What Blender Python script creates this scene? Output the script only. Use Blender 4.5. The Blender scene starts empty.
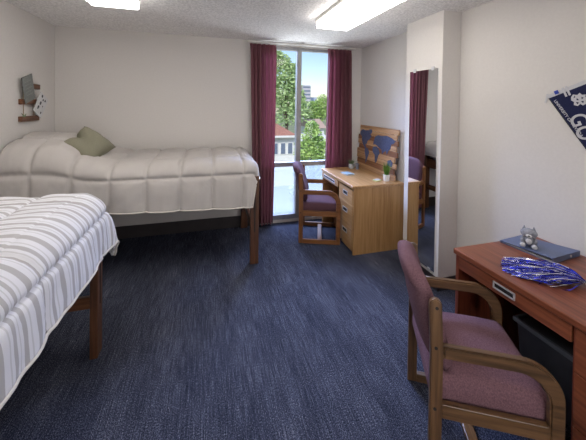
import bpy, bmesh, math, random
import numpy as np
from mathutils import Vector, Matrix, noise
random.seed(7)
SC = bpy.context.scene
COL = SC.collection
R = math.radians

# ------------------------------------------------------------------ camera
cam_d = bpy.data.cameras.new('camera'); cam = bpy.data.objects.new('camera', cam_d); COL.objects.link(cam)
cam_d.sensor_fit = 'HORIZONTAL'; cam_d.sensor_width = 36.0
cam_d.lens = 292.467 / 586 * 36; cam_d.shift_y = -111.245 / 586
cam_d.clip_start = 0.02; cam_d.clip_end = 600
def cam_matrix(yaw, pitch, roll, h):
    s, c = math.sin(yaw), math.cos(yaw)
    F = Vector((s*math.cos(pitch), c*math.cos(pitch), math.sin(pitch)))
    Rt = Vector((c, -s, 0)); U = Rt.cross(F)
    R2 = Rt*math.cos(roll) + U*math.sin(roll); U2 = U*math.cos(roll) - Rt*math.sin(roll)
    m = Matrix((R2, U2, -F)).transposed().to_4x4(); m.translation = Vector((0, 0, h)); return m
cam.matrix_world = cam_matrix(.279, -.015, .014, 1.641)
SC.camera = cam

# ------------------------------------------------------------------ exposure, sky, sun, added fill lamps
SC.view_settings.view_transform = 'Standard'; SC.view_settings.look = 'None'
SC.view_settings.gamma = 1; SC.view_settings.use_curve_mapping = False
SC.view_settings.exposure = 0.0
W = bpy.data.worlds.new('sky'); SC.world = W; W.use_nodes = True
nt = W.node_tree; nt.nodes.clear()
sky = nt.nodes.new('ShaderNodeTexSky'); sky.sky_type = 'NISHITA'; sky.sun_disc = False
sky.sun_elevation = R(55); sky.sun_rotation = R(160); sky.air_density = 1.0; sky.dust_density = 0.6
bg = nt.nodes.new('ShaderNodeBackground'); bg.inputs['Strength'].default_value = 0.20
wo = nt.nodes.new('ShaderNodeOutputWorld')
nt.links.new(sky.outputs[0], bg.inputs[0]); nt.links.new(bg.outputs[0], wo.inputs[0])
sun_d = bpy.data.lights.new('sun', 'SUN'); sun_d.energy = 3.6; sun_d.angle = R(1); sun_d.color = (1, .95, .86)
sun = bpy.data.objects.new('sun', sun_d); COL.objects.link(sun)
sun.rotation_euler = Vector((.45, .70, -.62)).to_track_quat('-Z', 'Y').to_euler(); sun.location = (0, 0, 12)
# added area lamp, out of view above the window, in place of skylight
skyfill_d = bpy.data.lights.new('sky_fill', 'AREA'); skyfill_d.shape = 'RECTANGLE'; skyfill_d.size = 11; skyfill_d.size_y = 2.6
skyfill_d.energy = 5800; skyfill_d.color = (.46, .58, 1)
skyfill = bpy.data.objects.new('sky_fill', skyfill_d); COL.objects.link(skyfill); skyfill.location = (1.4, 9.0, 5.3)
skyfill.rotation_euler = (Vector((.6, 2.0, .6)) - Vector(skyfill.location)).to_track_quat('-Z', 'Y').to_euler()

# added fill lamp behind the viewer, set against a wall without a doorway
rearfill_d = bpy.data.lights.new('rear_fill', 'AREA'); rearfill_d.shape = 'RECTANGLE'; rearfill_d.size = .9; rearfill_d.size_y = 2.0
rearfill_d.energy = 40; rearfill_d.color = (1, .97, .95)
rearfill = bpy.data.objects.new('rear_fill', rearfill_d); COL.objects.link(rearfill); rearfill.location = (.5, -1.66, 1.02)
rearfill.rotation_euler = (R(118), 0, 0)

# added area lamp, unseen below the window, brightens the ceiling like ground bounce
upfill_d = bpy.data.lights.new('ceiling_fill', 'AREA'); upfill_d.shape = 'RECTANGLE'; upfill_d.size = 5; upfill_d.size_y = 1.0
upfill_d.energy = 320; upfill_d.color = (.93, .97, 1)
upfill = bpy.data.objects.new('ceiling_fill', upfill_d); COL.objects.link(upfill); upfill.location = (1.6, 5.6, -1.5)
upfill.rotation_euler = (Vector((.9, 2.4, 2.4)) - Vector(upfill.location)).to_track_quat('-Z', 'Y').to_euler()

# ------------------------------------------------------------------ materials
def srgb(r, g, b):
    f = lambda c: ((c/255+.055)/1.055)**2.4 if c > 10 else c/255/12.92
    return (f(r), f(g), f(b), 1)
MATS = {}
def new_mat(name):
    m = bpy.data.materials.new(name); m.use_nodes = True; MATS[name] = m
    return m, m.node_tree, m.node_tree.nodes['Principled BSDF']
def tex_in(nt, coord='Object', scale=(1, 1, 1)):
    tc = nt.nodes.new('ShaderNodeTexCoord'); mp = nt.nodes.new('ShaderNodeMapping')
    mp.inputs['Scale'].default_value = scale
    nt.links.new(tc.outputs[coord], mp.inputs[0]); return mp.outputs[0]
def noise_node(nt, vec, scale, detail=3, rough=.55):
    n = nt.nodes.new('ShaderNodeTexNoise'); n.inputs['Scale'].default_value = scale
    n.inputs['Detail'].default_value = detail; n.inputs['Roughness'].default_value = rough
    nt.links.new(vec, n.inputs['Vector']); return n.outputs['Fac']
def ramp(nt, fac, stops, interp='LINEAR'):
    r = nt.nodes.new('ShaderNodeValToRGB'); r.color_ramp.interpolation = interp
    e = r.color_ramp.elements
    while len(e) < len(stops): e.new(.5)
    for k, (p, c) in enumerate(stops): e[k].position = p; e[k].color = c
    nt.links.new(fac, r.inputs[0]); return r.outputs[0]
def bump(nt, p, fac, strength=.3, dist=.01):
    b = nt.nodes.new('ShaderNodeBump'); b.inputs['Strength'].default_value = strength
    b.inputs['Distance'].default_value = dist
    nt.links.new(fac, b.inputs['Height']); nt.links.new(b.outputs[0], p.inputs['Normal'])
def plain(name, c1, c2=None, rough=.6, metal=0, scale=(1, 1, 1), ns=20, bs=0, bd=.003, spec=.5, coord='Object', lo=.3, hi=.7, detail=3):
    m, nt, p = new_mat(name)
    p.inputs['Roughness'].default_value = rough; p.inputs['Metallic'].default_value = metal
    p.inputs['Specular IOR Level'].default_value = spec
    v = tex_in(nt, coord, scale); f = noise_node(nt, v, ns, detail)
    nt.links.new(ramp(nt, f, [(lo, c1), (hi, c2 or c1)]), p.inputs['Base Color'])
    if bs: bump(nt, p, f, bs, bd)
    return m
def wood(name, dark, mid, light, axis='x', rough=.38, ns=9):
    m, nt, p = new_mat(name)
    sc = {'x': (.35, 7, 7), 'y': (7, .35, 7), 'z': (7, 7, .35)}[axis]
    v = tex_in(nt, 'Object', sc)
    f = noise_node(nt, v, ns, 5, .65)
    f2 = noise_node(nt, tex_in(nt, 'Object', tuple(s*.25 for s in sc)), ns, 2)
    mx = nt.nodes.new('ShaderNodeMath'); mx.operation = 'MULTIPLY_ADD'
    mx.inputs[1].default_value = .6; nt.links.new(f, mx.inputs[0])
    m2 = nt.nodes.new('ShaderNodeMath'); m2.operation = 'MULTIPLY'; m2.inputs[1].default_value = .4
    nt.links.new(f2, m2.inputs[0]); nt.links.new(m2.outputs[0], mx.inputs[2])
    nt.links.new(ramp(nt, mx.outputs[0], [(.34, dark), (.5, mid), (.66, light)]), p.inputs['Base Color'])
    p.inputs['Roughness'].default_value = rough
    bump(nt, p, f, .08, .002)
    return m
wall_m = plain('wall_paint', srgb(208, 204, 200), srgb(212, 208, 204), .75, ns=60, bs=.12, bd=.002, spec=.25)
ceil_m = plain('popcorn_ceiling', srgb(216, 214, 212), srgb(246, 244, 242), .95, ns=62, bs=.9, bd=.012, spec=.1, lo=.35, hi=.62)
base_m = plain('dark_baseboard', srgb(44, 38, 40), srgb(52, 46, 48), .5, ns=10)
alu_m = plain('brushed_aluminium', srgb(150, 150, 152), srgb(164, 163, 163), .35, .5, ns=30, scale=(1, 1, .1))
white_m = plain('white_metal', srgb(222, 220, 214), srgb(228, 226, 220), .45, ns=10)
chrome_m = plain('satin_chrome', srgb(196, 196, 198), srgb(205, 205, 208), .3, .35, ns=20)
dark_m = plain('dark_recess', srgb(24, 22, 24), srgb(30, 28, 30), .6)
bin_m = plain('grey_plastic', srgb(66, 70, 78), srgb(78, 82, 90), .4, ns=15)
black_m = plain('black_plastic', srgb(30, 31, 34), srgb(38, 39, 42), .45, ns=15)
oak_x = wood('light_oak_x', srgb(158, 118, 74), srgb(180, 141, 95), srgb(196, 158, 112), 'x')
oak_y = wood('light_oak_y', srgb(158, 118, 74), srgb(180, 141, 95), srgb(196, 158, 112), 'y', .3)
oak_z = wood('light_oak_z', srgb(156, 115, 70), srgb(177, 136, 88), srgb(192, 152, 104), 'z')
che_x = wood('cherry_x', srgb(92, 42, 26), srgb(124, 62, 40), srgb(146, 80, 54), 'x')
che_y = wood('cherry_y', srgb(92, 48, 32), srgb(122, 68, 46), srgb(144, 86, 60), 'y', .32)
che_z = wood('cherry_z', srgb(88, 40, 26), srgb(118, 58, 38), srgb(138, 74, 50), 'z')
brn_x = wood('walnut_x', srgb(66, 40, 26), srgb(96, 60, 38), srgb(118, 78, 50), 'x')
brn_y = wood('walnut_y', srgb(66, 40, 26), srgb(96, 60, 38), srgb(118, 78, 50), 'y')
brn_z = wood('walnut_z', srgb(58, 36, 24), srgb(88, 56, 37), srgb(108, 72, 48), 'z')
ch_x = wood('chair_oak_x', srgb(66, 48, 32), srgb(98, 72, 49), srgb(122, 92, 64), 'x', .3)
ch_y = wood('chair_oak_y', srgb(84, 60, 38), srgb(120, 88, 58), srgb(146, 110, 76), 'y', .25)
ch_z = wood('chair_oak_z', srgb(66, 48, 32), srgb(98, 72, 49), srgb(122, 92, 64), 'z', .3)
hc_x = wood('honey_oak_x', srgb(98, 62, 34), srgb(128, 84, 48), srgb(150, 104, 64), 'x', .3)
hc_y = wood('honey_oak_y', srgb(98, 62, 34), srgb(128, 84, 48), srgb(150, 104, 64), 'y', .3)
hc_z = wood('honey_oak_z', srgb(94, 58, 32), srgb(122, 80, 46), srgb(144, 98, 60), 'z', .3)
mauve_m = plain('mauve_upholstery', srgb(98, 70, 80), srgb(128, 98, 106), .9, ns=180, bs=.35, bd=.003, spec=.15, detail=5)
plum_m = plain('plum_upholstery', srgb(78, 54, 64), srgb(100, 72, 80), .9, ns=180, bs=.3, bd=.003, spec=.15, detail=5)
taupe_m = plain('taupe_comforter', srgb(186, 181, 177), srgb(194, 189, 185), .85, ns=300, bs=.1, bd=.001, spec=.12)
edge_m = plain('pale_piping', srgb(205, 200, 192), None, .7)
sage_m = plain('sage_cushion', srgb(126, 124, 106), srgb(142, 139, 121), .9, ns=260, bs=.3, bd=.002, spec=.15)
matt_m = plain('mattress_ticking', srgb(150, 150, 158), srgb(160, 160, 166), .8, ns=40)
cur_m = plain('wine_curtain', srgb(148, 100, 108), srgb(160, 110, 118), .85, ns=90, scale=(1, 1, .15), bs=.15, bd=.002, spec=.2)
navy_m = plain('navy_felt', srgb(34, 38, 66), srgb(42, 46, 76), .95, ns=200, bs=.2, bd=.001, spec=.1)
felt_m = plain('silver_lettering', srgb(186, 186, 190), srgb(200, 200, 204), .9, ns=200)
bind_m = plain('slate_blue_vinyl', srgb(82, 94, 124), srgb(90, 102, 132), .4, ns=120, bs=.1, bd=.001)
leaf_m = plain('grass_green', srgb(70, 120, 40), srgb(130, 170, 70), .6, ns=14)
succ_m = plain('dull_green', srgb(96, 116, 88), srgb(130, 146, 112), .6, ns=30)
pot_m = plain('white_ceramic', srgb(225, 222, 216), srgb(232, 230, 224), .35)
card_m = plain('grey_card', srgb(112, 116, 114), srgb(126, 129, 126), .8, ns=40)
paper_m = plain('white_paper', srgb(196, 196, 198), srgb(206, 206, 208), .8, ns=30)
ink_m = plain('dark_ink', srgb(54, 54, 62), srgb(70, 70, 78), .8)
frgb = srgb

# carpet: blue grey with fine streaks running towards the window
m, nt, p = new_mat('streaked_carpet')
f1 = noise_node(nt, tex_in(nt, 'Object', (200, 5.5, 1)), 1, 4, .7)
f2 = noise_node(nt, tex_in(nt, 'Object', (300, 130, 1)), 1, 3, .7)
f3 = noise_node(nt, tex_in(nt, 'Object', (5, 1.2, 1)), 1, 2)
mix = nt.nodes.new('ShaderNodeMix'); mix.inputs[0].default_value = .68
nt.links.new(f1, mix.inputs[2]); nt.links.new(f2, mix.inputs[3])
mixb = nt.nodes.new('ShaderNodeMix'); mixb.inputs[0].default_value = .09
nt.links.new(mix.outputs[0], mixb.inputs[2]); nt.links.new(f3, mixb.inputs[3])
nt.links.new(ramp(nt, mixb.outputs[0], [(.41, srgb(20, 23, 31)), (.49, srgb(44, 48, 64)), (.56, srgb(84, 87, 102)), (.64, srgb(154, 155, 163))]), p.inputs['Base Color'])
p.inputs['Roughness'].default_value = .95; p.inputs['Specular IOR Level'].default_value = .15
bump(nt, p, f2, .5, .006)
carpet_m = m

# striped comforter: stripes across the bed, from the cloth's own UV map
m, nt, p = new_mat('striped_comforter')
tc = nt.nodes.new('ShaderNodeUVMap'); sp = nt.nodes.new('ShaderNodeSeparateXYZ'); nt.links.new(tc.outputs[0], sp.inputs[0])
mo = nt.nodes.new('ShaderNodeMath'); mo.operation = 'PINGPONG'; mo.inputs[1].default_value = .105
nt.links.new(sp.outputs[0], mo.inputs[0])
dv = nt.nodes.new('ShaderNodeMath'); dv.operation = 'DIVIDE'; dv.inputs[1].default_value = .105; nt.links.new(mo.outputs[0], dv.inputs[0])
Wt, Gy, Bg = srgb(216, 216, 220), srgb(174, 172, 172), srgb(196, 196, 197)
nt.links.new(ramp(nt, dv.outputs[0], [(0, Gy), (.14, Wt), (.40, Bg), (.47, Wt), (.62, Gy), (.83, Wt), (.97, Bg)], 'CONSTANT'), p.inputs['Base Color'])
p.inputs['Roughness'].default_value = .7; p.inputs['Specular IOR Level'].default_value = .3
stripe_m = m

# clear glass and frosted glass
def glass(name, rough, tint, fac):
    m = bpy.data.materials.new(name); m.use_nodes = True; nt = m.node_tree; nt.nodes.clear()
    o = nt.nodes.new('ShaderNodeOutputMaterial'); mx = nt.nodes.new('ShaderNodeMixShader'); mx.inputs[0].default_value = fac
    t = nt.nodes.new('ShaderNodeBsdfTransparent'); t.inputs[0].default_value = tint
    g = nt.nodes.new('ShaderNodeBsdfGlossy'); g.inputs['Roughness'].default_value = rough
    nt.links.new(t.outputs[0], mx.inputs[1]); nt.links.new(g.outputs[0], mx.inputs[2]); nt.links.new(mx.outputs[0], o.inputs[0])
    return m
glass_m = glass('clear_pane', .0, (.98, .99, 1, 1), .012)
m = bpy.data.materials.new('hazy_lower_pane'); m.use_nodes = True; nt = m.node_tree; nt.nodes.clear()
o = nt.nodes.new('ShaderNodeOutputMaterial'); mx = nt.nodes.new('ShaderNodeMixShader'); mx.inputs[0].default_value = .42
t = nt.nodes.new('ShaderNodeBsdfTransparent'); tl = nt.nodes.new('ShaderNodeBsdfTranslucent'); tl.inputs[0].default_value = (.20, .22, .24, 1)
nt.links.new(t.outputs[0], mx.inputs[1]); nt.links.new(tl.outputs[0], mx.inputs[2]); nt.links.new(mx.outputs[0], o.inputs[0])
haze_m = m
m, nt, p = new_mat('mirror_silver'); p.inputs['Metallic'].default_value = 1; p.inputs['Roughness'].default_value = .01
p.inputs['Base Color'].default_value = (.86, .88, .9, 1); mirror_m = m
def emis(name, col, s):
    m, nt, p = new_mat(name); p.inputs['Base Color'].default_value = (.8, .8, .8, 1)
    p.inputs['Emission Color'].default_value = col; p.inputs['Emission Strength'].default_value = s; return m
LAMP = 10
diff_m = emis('lamp_diffuser', (1, .95, .90, 1), LAMP)

# ------------------------------------------------------------------ mesh helpers
def bm_new(): return bmesh.new()
def box(bm, x0, x1, y0, y1, z0, z1, bev=0, seg=2):
    r = bmesh.ops.create_cube(bm, size=1); vs = r['verts']
    for v in vs:
        v.co = Vector(((x0+x1)/2 + v.co.x*(x1-x0), (y0+y1)/2 + v.co.y*(y1-y0), (z0+z1)/2 + v.co.z*(z1-z0)))
    if bev:
        es = list({e for v in vs for e in v.link_edges})
        bmesh.ops.bevel(bm, geom=es, offset=bev, segments=seg, profile=.5, affect='EDGES')
    return bm
def prism(bm, pts, axis, a0, a1):
    """closed polygon pts (2D) extruded along axis from a0 to a1"""
    def P(u, v, a): return {'x': (a, u, v), 'y': (u, a, v), 'z': (u, v, a)}[axis]
    A = [bm.verts.new(P(u, v, a0)) for u, v in pts]; B = [bm.verts.new(P(u, v, a1)) for u, v in pts]
    n = len(pts)
    bm.faces.new(A); bm.faces.new(B[::-1])
    for i in range(n): bm.faces.new((A[i], B[i], B[(i+1) % n], A[(i+1) % n]))
    bmesh.ops.recalc_face_normals(bm, faces=bm.faces)
    return bm
def tube(bm, pts, r, seg=10, cap=True):
    pts = [Vector(p) for p in pts]; rings = []
    rr = r if hasattr(r, '__len__') else [r]*len(pts)
    for i, p in enumerate(pts):
        d = (pts[min(i+1, len(pts)-1)] - pts[max(i-1, 0)]).normalized()
        a = d.cross(Vector((0, 0, 1)) if abs(d.z) < .9 else Vector((1, 0, 0))).normalized(); b = d.cross(a)
        rings.append([bm.verts.new(p + (a*math.cos(t)+b*math.sin(t))*rr[i]) for t in [2*math.pi*k/seg for k in range(seg)]])
    for i in range(len(rings)-1):
        for k in range(seg): bm.faces.new((rings[i][k], rings[i][(k+1) % seg], rings[i+1][(k+1) % seg], rings[i+1][k]))
    if cap: bm.faces.new(rings[0][::-1]); bm.faces.new(rings[-1])
    return bm
def lathe(bm, prof, seg=24, cx=0, cy=0):
    rings = [[bm.verts.new((cx+r*math.cos(2*math.pi*k/seg), cy+r*math.sin(2*math.pi*k/seg), z)) for k in range(seg)] for r, z in prof]
    for i in range(len(rings)-1):
        for k in range(seg): bm.faces.new((rings[i][k], rings[i][(k+1) % seg], rings[i+1][(k+1) % seg], rings[i+1][k]))
    bm.faces.new(rings[0][::-1]); bm.faces.new(rings[-1])
    return bm
def ball(bm, c, r, sub=3, rot=None):
    q = bmesh.ops.create_icosphere(bm, subdivisions=sub, radius=1)
    for v in q['verts']:
        w = Vector((v.co.x*r[0], v.co.y*r[1], v.co.z*r[2]))
        if rot: w = rot @ w
        v.co = w + Vector(c)
    return bm
def obj(name, bm, mat, parent=None, smooth=False, angle=None):
    me = bpy.data.meshes.new(name); bm.to_mesh(me); bm.free()
    me.materials.append(mat)
    if smooth:
        for pl in me.polygons: pl.use_smooth = True
        if angle is not None and hasattr(me, 'set_sharp_from_angle'): me.set_sharp_from_angle(angle=R(angle))
    o = bpy.data.objects.new(name, me); COL.objects.link(o)
    if parent: o.parent = parent
    return o
def thing(name, label, cat, loc=(0, 0, 0), rz=0, group=None):
    o = bpy.data.objects.new(name, None); COL.objects.link(o); o.empty_display_size = .1
    o.location = loc; o.rotation_euler = (0, 0, rz); o['label'] = label; o['category'] = cat
    if group: o['group'] = group
    return o
def tag(o, label, cat, group=None, kind=None):
    o['label'] = label; o['category'] = cat
    if group: o['group'] = group
    if kind: o['kind'] = kind
    return o
def struct(name, bm, mat, parent=None, **k):
    o = obj(name, bm, mat, parent, **k)
    if not parent: o['kind'] = 'structure'
    return o
def dup(root, loc, rz, label):
    r = root.copy(); COL.objects.link(r); r.location = loc; r.rotation_euler = (0, 0, rz); r['label'] = label
    for ch in list(root.children):
        c = ch.copy(); COL.objects.link(c); c.parent = r
        for g in list(ch.children):
            d = g.copy(); COL.objects.link(d); d.parent = c
    return r

# ------------------------------------------------------------------ room shell
XL, XR, YB, YF, H = -1.678, 2.17, 3.917, -1.7, 2.489
WX0, WX1, WZ0, WZ1 = .66, 1.86, .04, 2.43
T = .12
struct('floor', box(bm_new(), XL-T, XR+T, YF-T, YB+T, -.15, 0), carpet_m)
struct('ceiling', box(bm_new(), XL-T, XR+T, YF-T, YB+T, H, H+.15), ceil_m)
b = bm_new()
box(b, XL-T, WX0, YB, YB+T, 0, H); box(b, WX1, XR+T, YB, YB+T, 0, H)
box(b, WX0, WX1, YB, YB+T, 0, WZ0); box(b, WX0, WX1, YB, YB+T, WZ1, H)
struct('wall_back', b, wall_m)
struct('wall_left', box(bm_new(), XL-T, XL, YF, YB, 0, H), wall_m)
struct('wall_right', box(bm_new(), XR, XR+T, YF, YB, 0, H), wall_m)
struct('wall_front', box(bm_new(), XL-T, XR+T, YF-T, YF, 0, H), wall_m)
CX, CY0, CY1 = 1.972, 2.122, 2.616
struct('wall_column', box(bm_new(), CX, XR, CY0, CY1, 0, H, .004, 2), wall_m)
struct('baseboard_back', box(bm_new(), XL, WX0-.02, YB-.012, YB, 0, .15, .003), base_m)
struct('baseboard_left', box(bm_new(), XL, XL+.012, YF, YB-.012, 0, .12, .003), base_m)
b = bm_new(); box(b, XR-.012, XR, YF, CY0, 0, .11, .003); box(b, XR-.012, XR, CY1, YB, 0, .11, .003)
struct('baseboard_right', b, base_m)
b = bm_new(); box(b, CX-.01, CX, CY0-.01, CY1+.01, 0, .11, .002); box(b, CX, XR-.012, CY0-.01, CY0, 0, .11, .002)
struct('baseboard_column', b, base_m)

# window
win = bpy.data.objects.new('window_1', None); COL.objects.link(win); win['kind'] = 'structure'
win.location = (WX0, YB, WZ0)
def wl(bm):
    for v in bm.verts: v.co -= Vector((WX0, YB, WZ0))
    return bm
y0, y1 = YB+.01, YB+.075
b = bm_new()
box(b, WX0, WX0+.05, y0, y1, WZ0, WZ1, .004); box(b, WX1-.05, WX1, y0, y1, WZ0, WZ1, .004)
box(b, WX0, WX1, y0, y1, WZ1-.04, WZ1, .004); box(b, WX0, WX1, y0-.008, y1, WZ0, WZ0+.065, .004)
obj('window_frame', wl(b), alu_m, win)
obj('mullion', wl(box(bm_new(), 1.172, 1.238, y0-.02, y1, WZ0+.05, WZ1-.03, .006)), alu_m, win)
b = bm_new(); box(b, WX0+.04, 1.18, y0-.012, y1, .775, .835, .005); box(b, 1.23, WX1-.04, y0-.012, y1, .775, .835, .005)
obj('transom', wl(b), alu_m, win)
for xa, xb in ((WX0+.05, 1.172), (1.238, WX1-.05)):
    obj('pane', wl(box(bm_new(), xa, xb, YB+.05, YB+.055, .835, WZ1-.04)), glass_m, win)
    obj('pane', wl(box(bm_new(), xa, xb, YB+.05, YB+.055, WZ0+.065, .775)), haze_m, win)

# curtains
def curtain(x0, x1, bx0, bx1, folds, seed, label):
    rnd = random.Random(seed)
    nu, nz = folds*14, 60
    zt, zb = 2.432, .03
    t = thing('curtain', label, 'curtain', ((x0+x1)/2, YB-.068, zb), 0, 'wine curtains at the window')
    V = []; ph = [rnd.uniform(-.5, .5) for _ in range(folds+2)]; am = [rnd.uniform(.7, 1.25) for _ in range(folds+2)]
    bm = bm_new()
    for j in range(nz+1):
        q = j/nz; z = zb + (zt-zb)*q
        hq = max(0, (q-.93)/.07)
        row = []
        for i in range(nu+1):
            u = i/nu; k = u*folds
            s = q**.6
            xa = bx0+(x0-bx0)*s; xb_ = bx1+(x1-bx1)*s
            kk = k + ph[int(k)]*.12*math.sin(math.pi*(k % 1))
            amp = .042*am[int(k)]*(1-.62*hq) * (1 + .25*math.sin(3*q+seed))
            y = -amp*(math.sin(2*math.pi*kk) + .22*math.sin(4*math.pi*kk+seed)) + .006*math.sin(9*u*math.pi + 2*q)
            x = xa + (xb_-xa)*u + .010*math.cos(4*math.pi*kk)*(1-hq)
            if hq > 0: y += -.008*math.sin(math.pi*min(1, hq)) + .004*math.sin(2*math.pi*k*3)
            row.append(bm.verts.new((x-(x0+x1)/2, y, z-zb)))
        V.append(row)
    for j in range(nz):
        for i in range(nu): bm.faces.new((V[j][i], V[j][i+1], V[j+1][i+1], V[j+1][i]))
    bmesh.ops.solidify(bm, geom=bm.faces[:], thickness=.004)
    obj('drape', bm, cur_m, t, smooth=True)
    return t
curtain(.505, .855, .60, .828, 6, 3, 'wine-red pleated curtain left of the window, beside the bed post')
curtain(1.605, 1.968, 1.560, 2.035, 6, 5, 'wine-red pleated curtain right of the window, behind the light oak desk')
ct = thing('curtain_track', 'white curtain track above the window under the ceiling', 'curtain track', (1.25, YB-.05, 2.445))
obj('rail', box(bm_new(), -.78, .78, -.045, -.01, 0, .022, .004), white_m, ct)
for x in (-.7, 0, .7): obj('bracket', box(bm_new(), x-.015, x+.015, -.012, .05, .004, .03, .002), white_m, ct)

# ceiling lamps
def lamp(cx, cy, wx, wy, label, first=None):
    if first: return dup(first, (cx, cy, H), 0, label)
    t = thing('ceiling_light', label, 'ceiling light', (cx, cy, H), 0, 'long diffuser lights on the ceiling')
    prof = [(-wx/2, -.005), (-wx/2, -.062), (-wx/2+.012, -.075), (wx/2-.012, -.075), (wx/2, -.062), (wx/2, -.005)]
    obj('housing', box(bm_new(), -wx/2-.006, wx/2+.006, -wy/2-.006, wy/2+.006, -.03, 0, .002), white_m, t)
    bm = bm_new(); box(bm, -wx/2, wx/2, -wy/2, wy/2, -.092, -.03, .014, 3)
    obj('diffuser', bm, diff_m, t)
    return t
l1 = lamp(1.18, 2.13, .34, 1.22, 'white ceiling light on the right, above the light oak desk side')
lamp(-.73, 2.07, .34, 1.22, 'white ceiling light at the left, above the two beds', l1)
lamp(.3, -.6, .34, 1.22, 'white ceiling light behind the viewer, added for fill', l1)  # unseen extra fixture, added to fill the room with light

# mirror on the column
mt = thing('wall_mirror', 'tall frameless mirror on the side of the white column', 'mirror', (CX-.006, 2.347, .14), R(0))
obj('glass', box(bm_new(), -.006, .004, -.184, .184, 0, 1.845, .001), mirror_m, mt)
for y in (-.12, .12):
    obj('clip', box(bm_new(), -.012, .006, y-.016, y+.016, 1.83, 1.865, .004), chrome_m, mt)
    obj('clip', box(bm_new(), -.012, .006, y-.016, y+.016, -.02, .012, .004), chrome_m, mt)
mt.rotation_euler = (0, 0, R(1.2))

# ------------------------------------------------------------------ beds
def comforter(name, xe, ye, x0, ztop, Rr, hemx, hemy, seam_u, seam_v, mat, puff, wr, seed, bumpf=None, res=.0105, flare=.03, cornerp=5, rise=0, footflare=0, crease=.013):
    """cloth laid over a bed: x from head to foot, y from the wall (0) towards the room (negative)"""
    arc = Rr*math.pi/2
    Lu = (xe-Rr-x0) + arc + hemx; Lv = (ye-Rr) + arc + hemy
    nu, nv = int(Lu/res), int(Lv/res)
    U = np.linspace(0, Lu, nu+1); Vv = np.linspace(0, Lv, nv+1)
    uu, vv = np.meshgrid(U, Vv, indexing='ij')
    cu = np.minimum(uu, xe-Rr-x0); cv = np.minimum(vv, ye-Rr)
    ou, ov = uu-cu, vv-cv
    le = np.hypot(ou, ov); n_u = np.where(le > 1e-9, ou/np.maximum(le, 1e-9), 0); n_v = np.where(le > 1e-9, ov/np.maximum(le, 1e-9), 0)
    ou_s = ou*1.0; ov_s = ov*1.0
    # rescale so that the cloth corner keeps a rounded tip
    rho = (ou_s**cornerp + ov_s**cornerp)**(1/cornerp)
    th = np.minimum(rho/Rr, math.pi/2)
    hh = Rr*np.sin(th); dd = Rr*(1-np.cos(th)) + np.maximum(rho-arc, 0)
    fl = np.maximum(rho-arc, 0)
    k_ = 1 - rise*np.clip(1-(uu/Lu)*1.15, 0, 1)/max(hemy, .01) if rise else 1
    dd = Rr*(1-np.cos(th)) + fl*k_
    hh = hh + flare*(1+footflare*n_u)*np.sqrt(np.maximum(fl, 0)/.4)
    X = x0 + cu + n_u*hh; Y = -(cv + n_v*hh); Z = ztop - dd
    # crown of the mattress
    Z += .012*np.sin(np.pi*np.clip(vv/(ye), 0, 1)) * (rho < 1e-6)
    if bumpf is not None: Z += bumpf(uu + x0, vv) * np.clip(1 - dd/.35, 0, 1)
    P = np.stack([X, Y, Z], -1)
    def normals(P):
        du = np.gradient(P, axis=0); dv = np.gradient(P, axis=1)
        n = np.cross(dv, du); return n/np.maximum(np.linalg.norm(n, axis=-1, keepdims=True), 1e-9)
    N = normals(P)
    du_ = np.min([np.abs(uu + x0 - s) for s in seam_u], axis=0)
    dv_ = np.min([np.abs(vv - s) for s in seam_v], axis=0)
    d = np.minimum(du_, dv_)
    pk = np.exp(-d/.05)
    h = puff*(1-np.exp(-d/crease)) + puff*.55*np.clip(du_/.16, 0, 1)*np.clip(dv_/.16, 0, 1)
    wn = np.zeros_like(h)
    for i in range(nu+1):
        for j in range(nv+1):
            a, c = U[i], Vv[j]; side = min(1, max(0, (rho[i, j]-arc*.5)/.15))
            n1 = noise.noise(Vector((a*5+seed, c*5, 0)))*.9
            n2 = noise.noise(Vector(((a+c*.6)*13+seed, (c-a*.2)*5, 3)))
            n3 = noise.noise(Vector((a*9+seed, c*1.3, 7)))
            wn[i, j] = wr*(.8*n1 + .55*n2) + side*wr*1.3*n3 + .0035*pk[i, j]*noise.noise(Vector((a*38, c*38, seed)))
    h = h + wn
    P = P + N*h[..., None]
    P[..., 1] = np.minimum(P[..., 1], -.016 + 0*P[..., 1]); P[..., 0] = np.maximum(P[..., 0], .0)
    me = bpy.data.meshes.new(name)
    idx = np.arange((nu+1)*(nv+1)).reshape(nu+1, nv+1)
    F = np.stack([idx[:-1, :-1], idx[:-1, 1:], idx[1:, 1:], idx[1:, :-1]], -1).reshape(-1, 4)
    me.from_pydata(P.reshape(-1, 3).tolist(), [], F.tolist())
    uvl = me.uv_layers.new(name='cloth'); uvf = np.stack([uu + x0, vv], -1).reshape(-1, 2)
    li = np.zeros(len(me.loops), dtype=np.int32); me.loops.foreach_get('vertex_index', li)
    uvl.data.foreach_set('uv', uvf[li].astype(np.float32).ravel())
    for pl in me.polygons: pl.use_smooth = True
    me.materials.append(mat)
    o = bpy.data.objects.new(name, me); COL.objects.link(o)
    sm = o.modifiers.new('thickness', 'SOLIDIFY'); sm.thickness = .018; sm.offset = -1
    # piping round the hem
    pb = bm_new()
    path = [P[i, nv] for i in range(0, nu+1, 3)] + [P[nu, j] for j in range(nv-1, -1, -3)]
    tube(pb, [Vector(q)+Vector((0, 0, -.004)) for q in path], .008, 6)
    return o, pb
BL, BW = 2.15, .945
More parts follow.
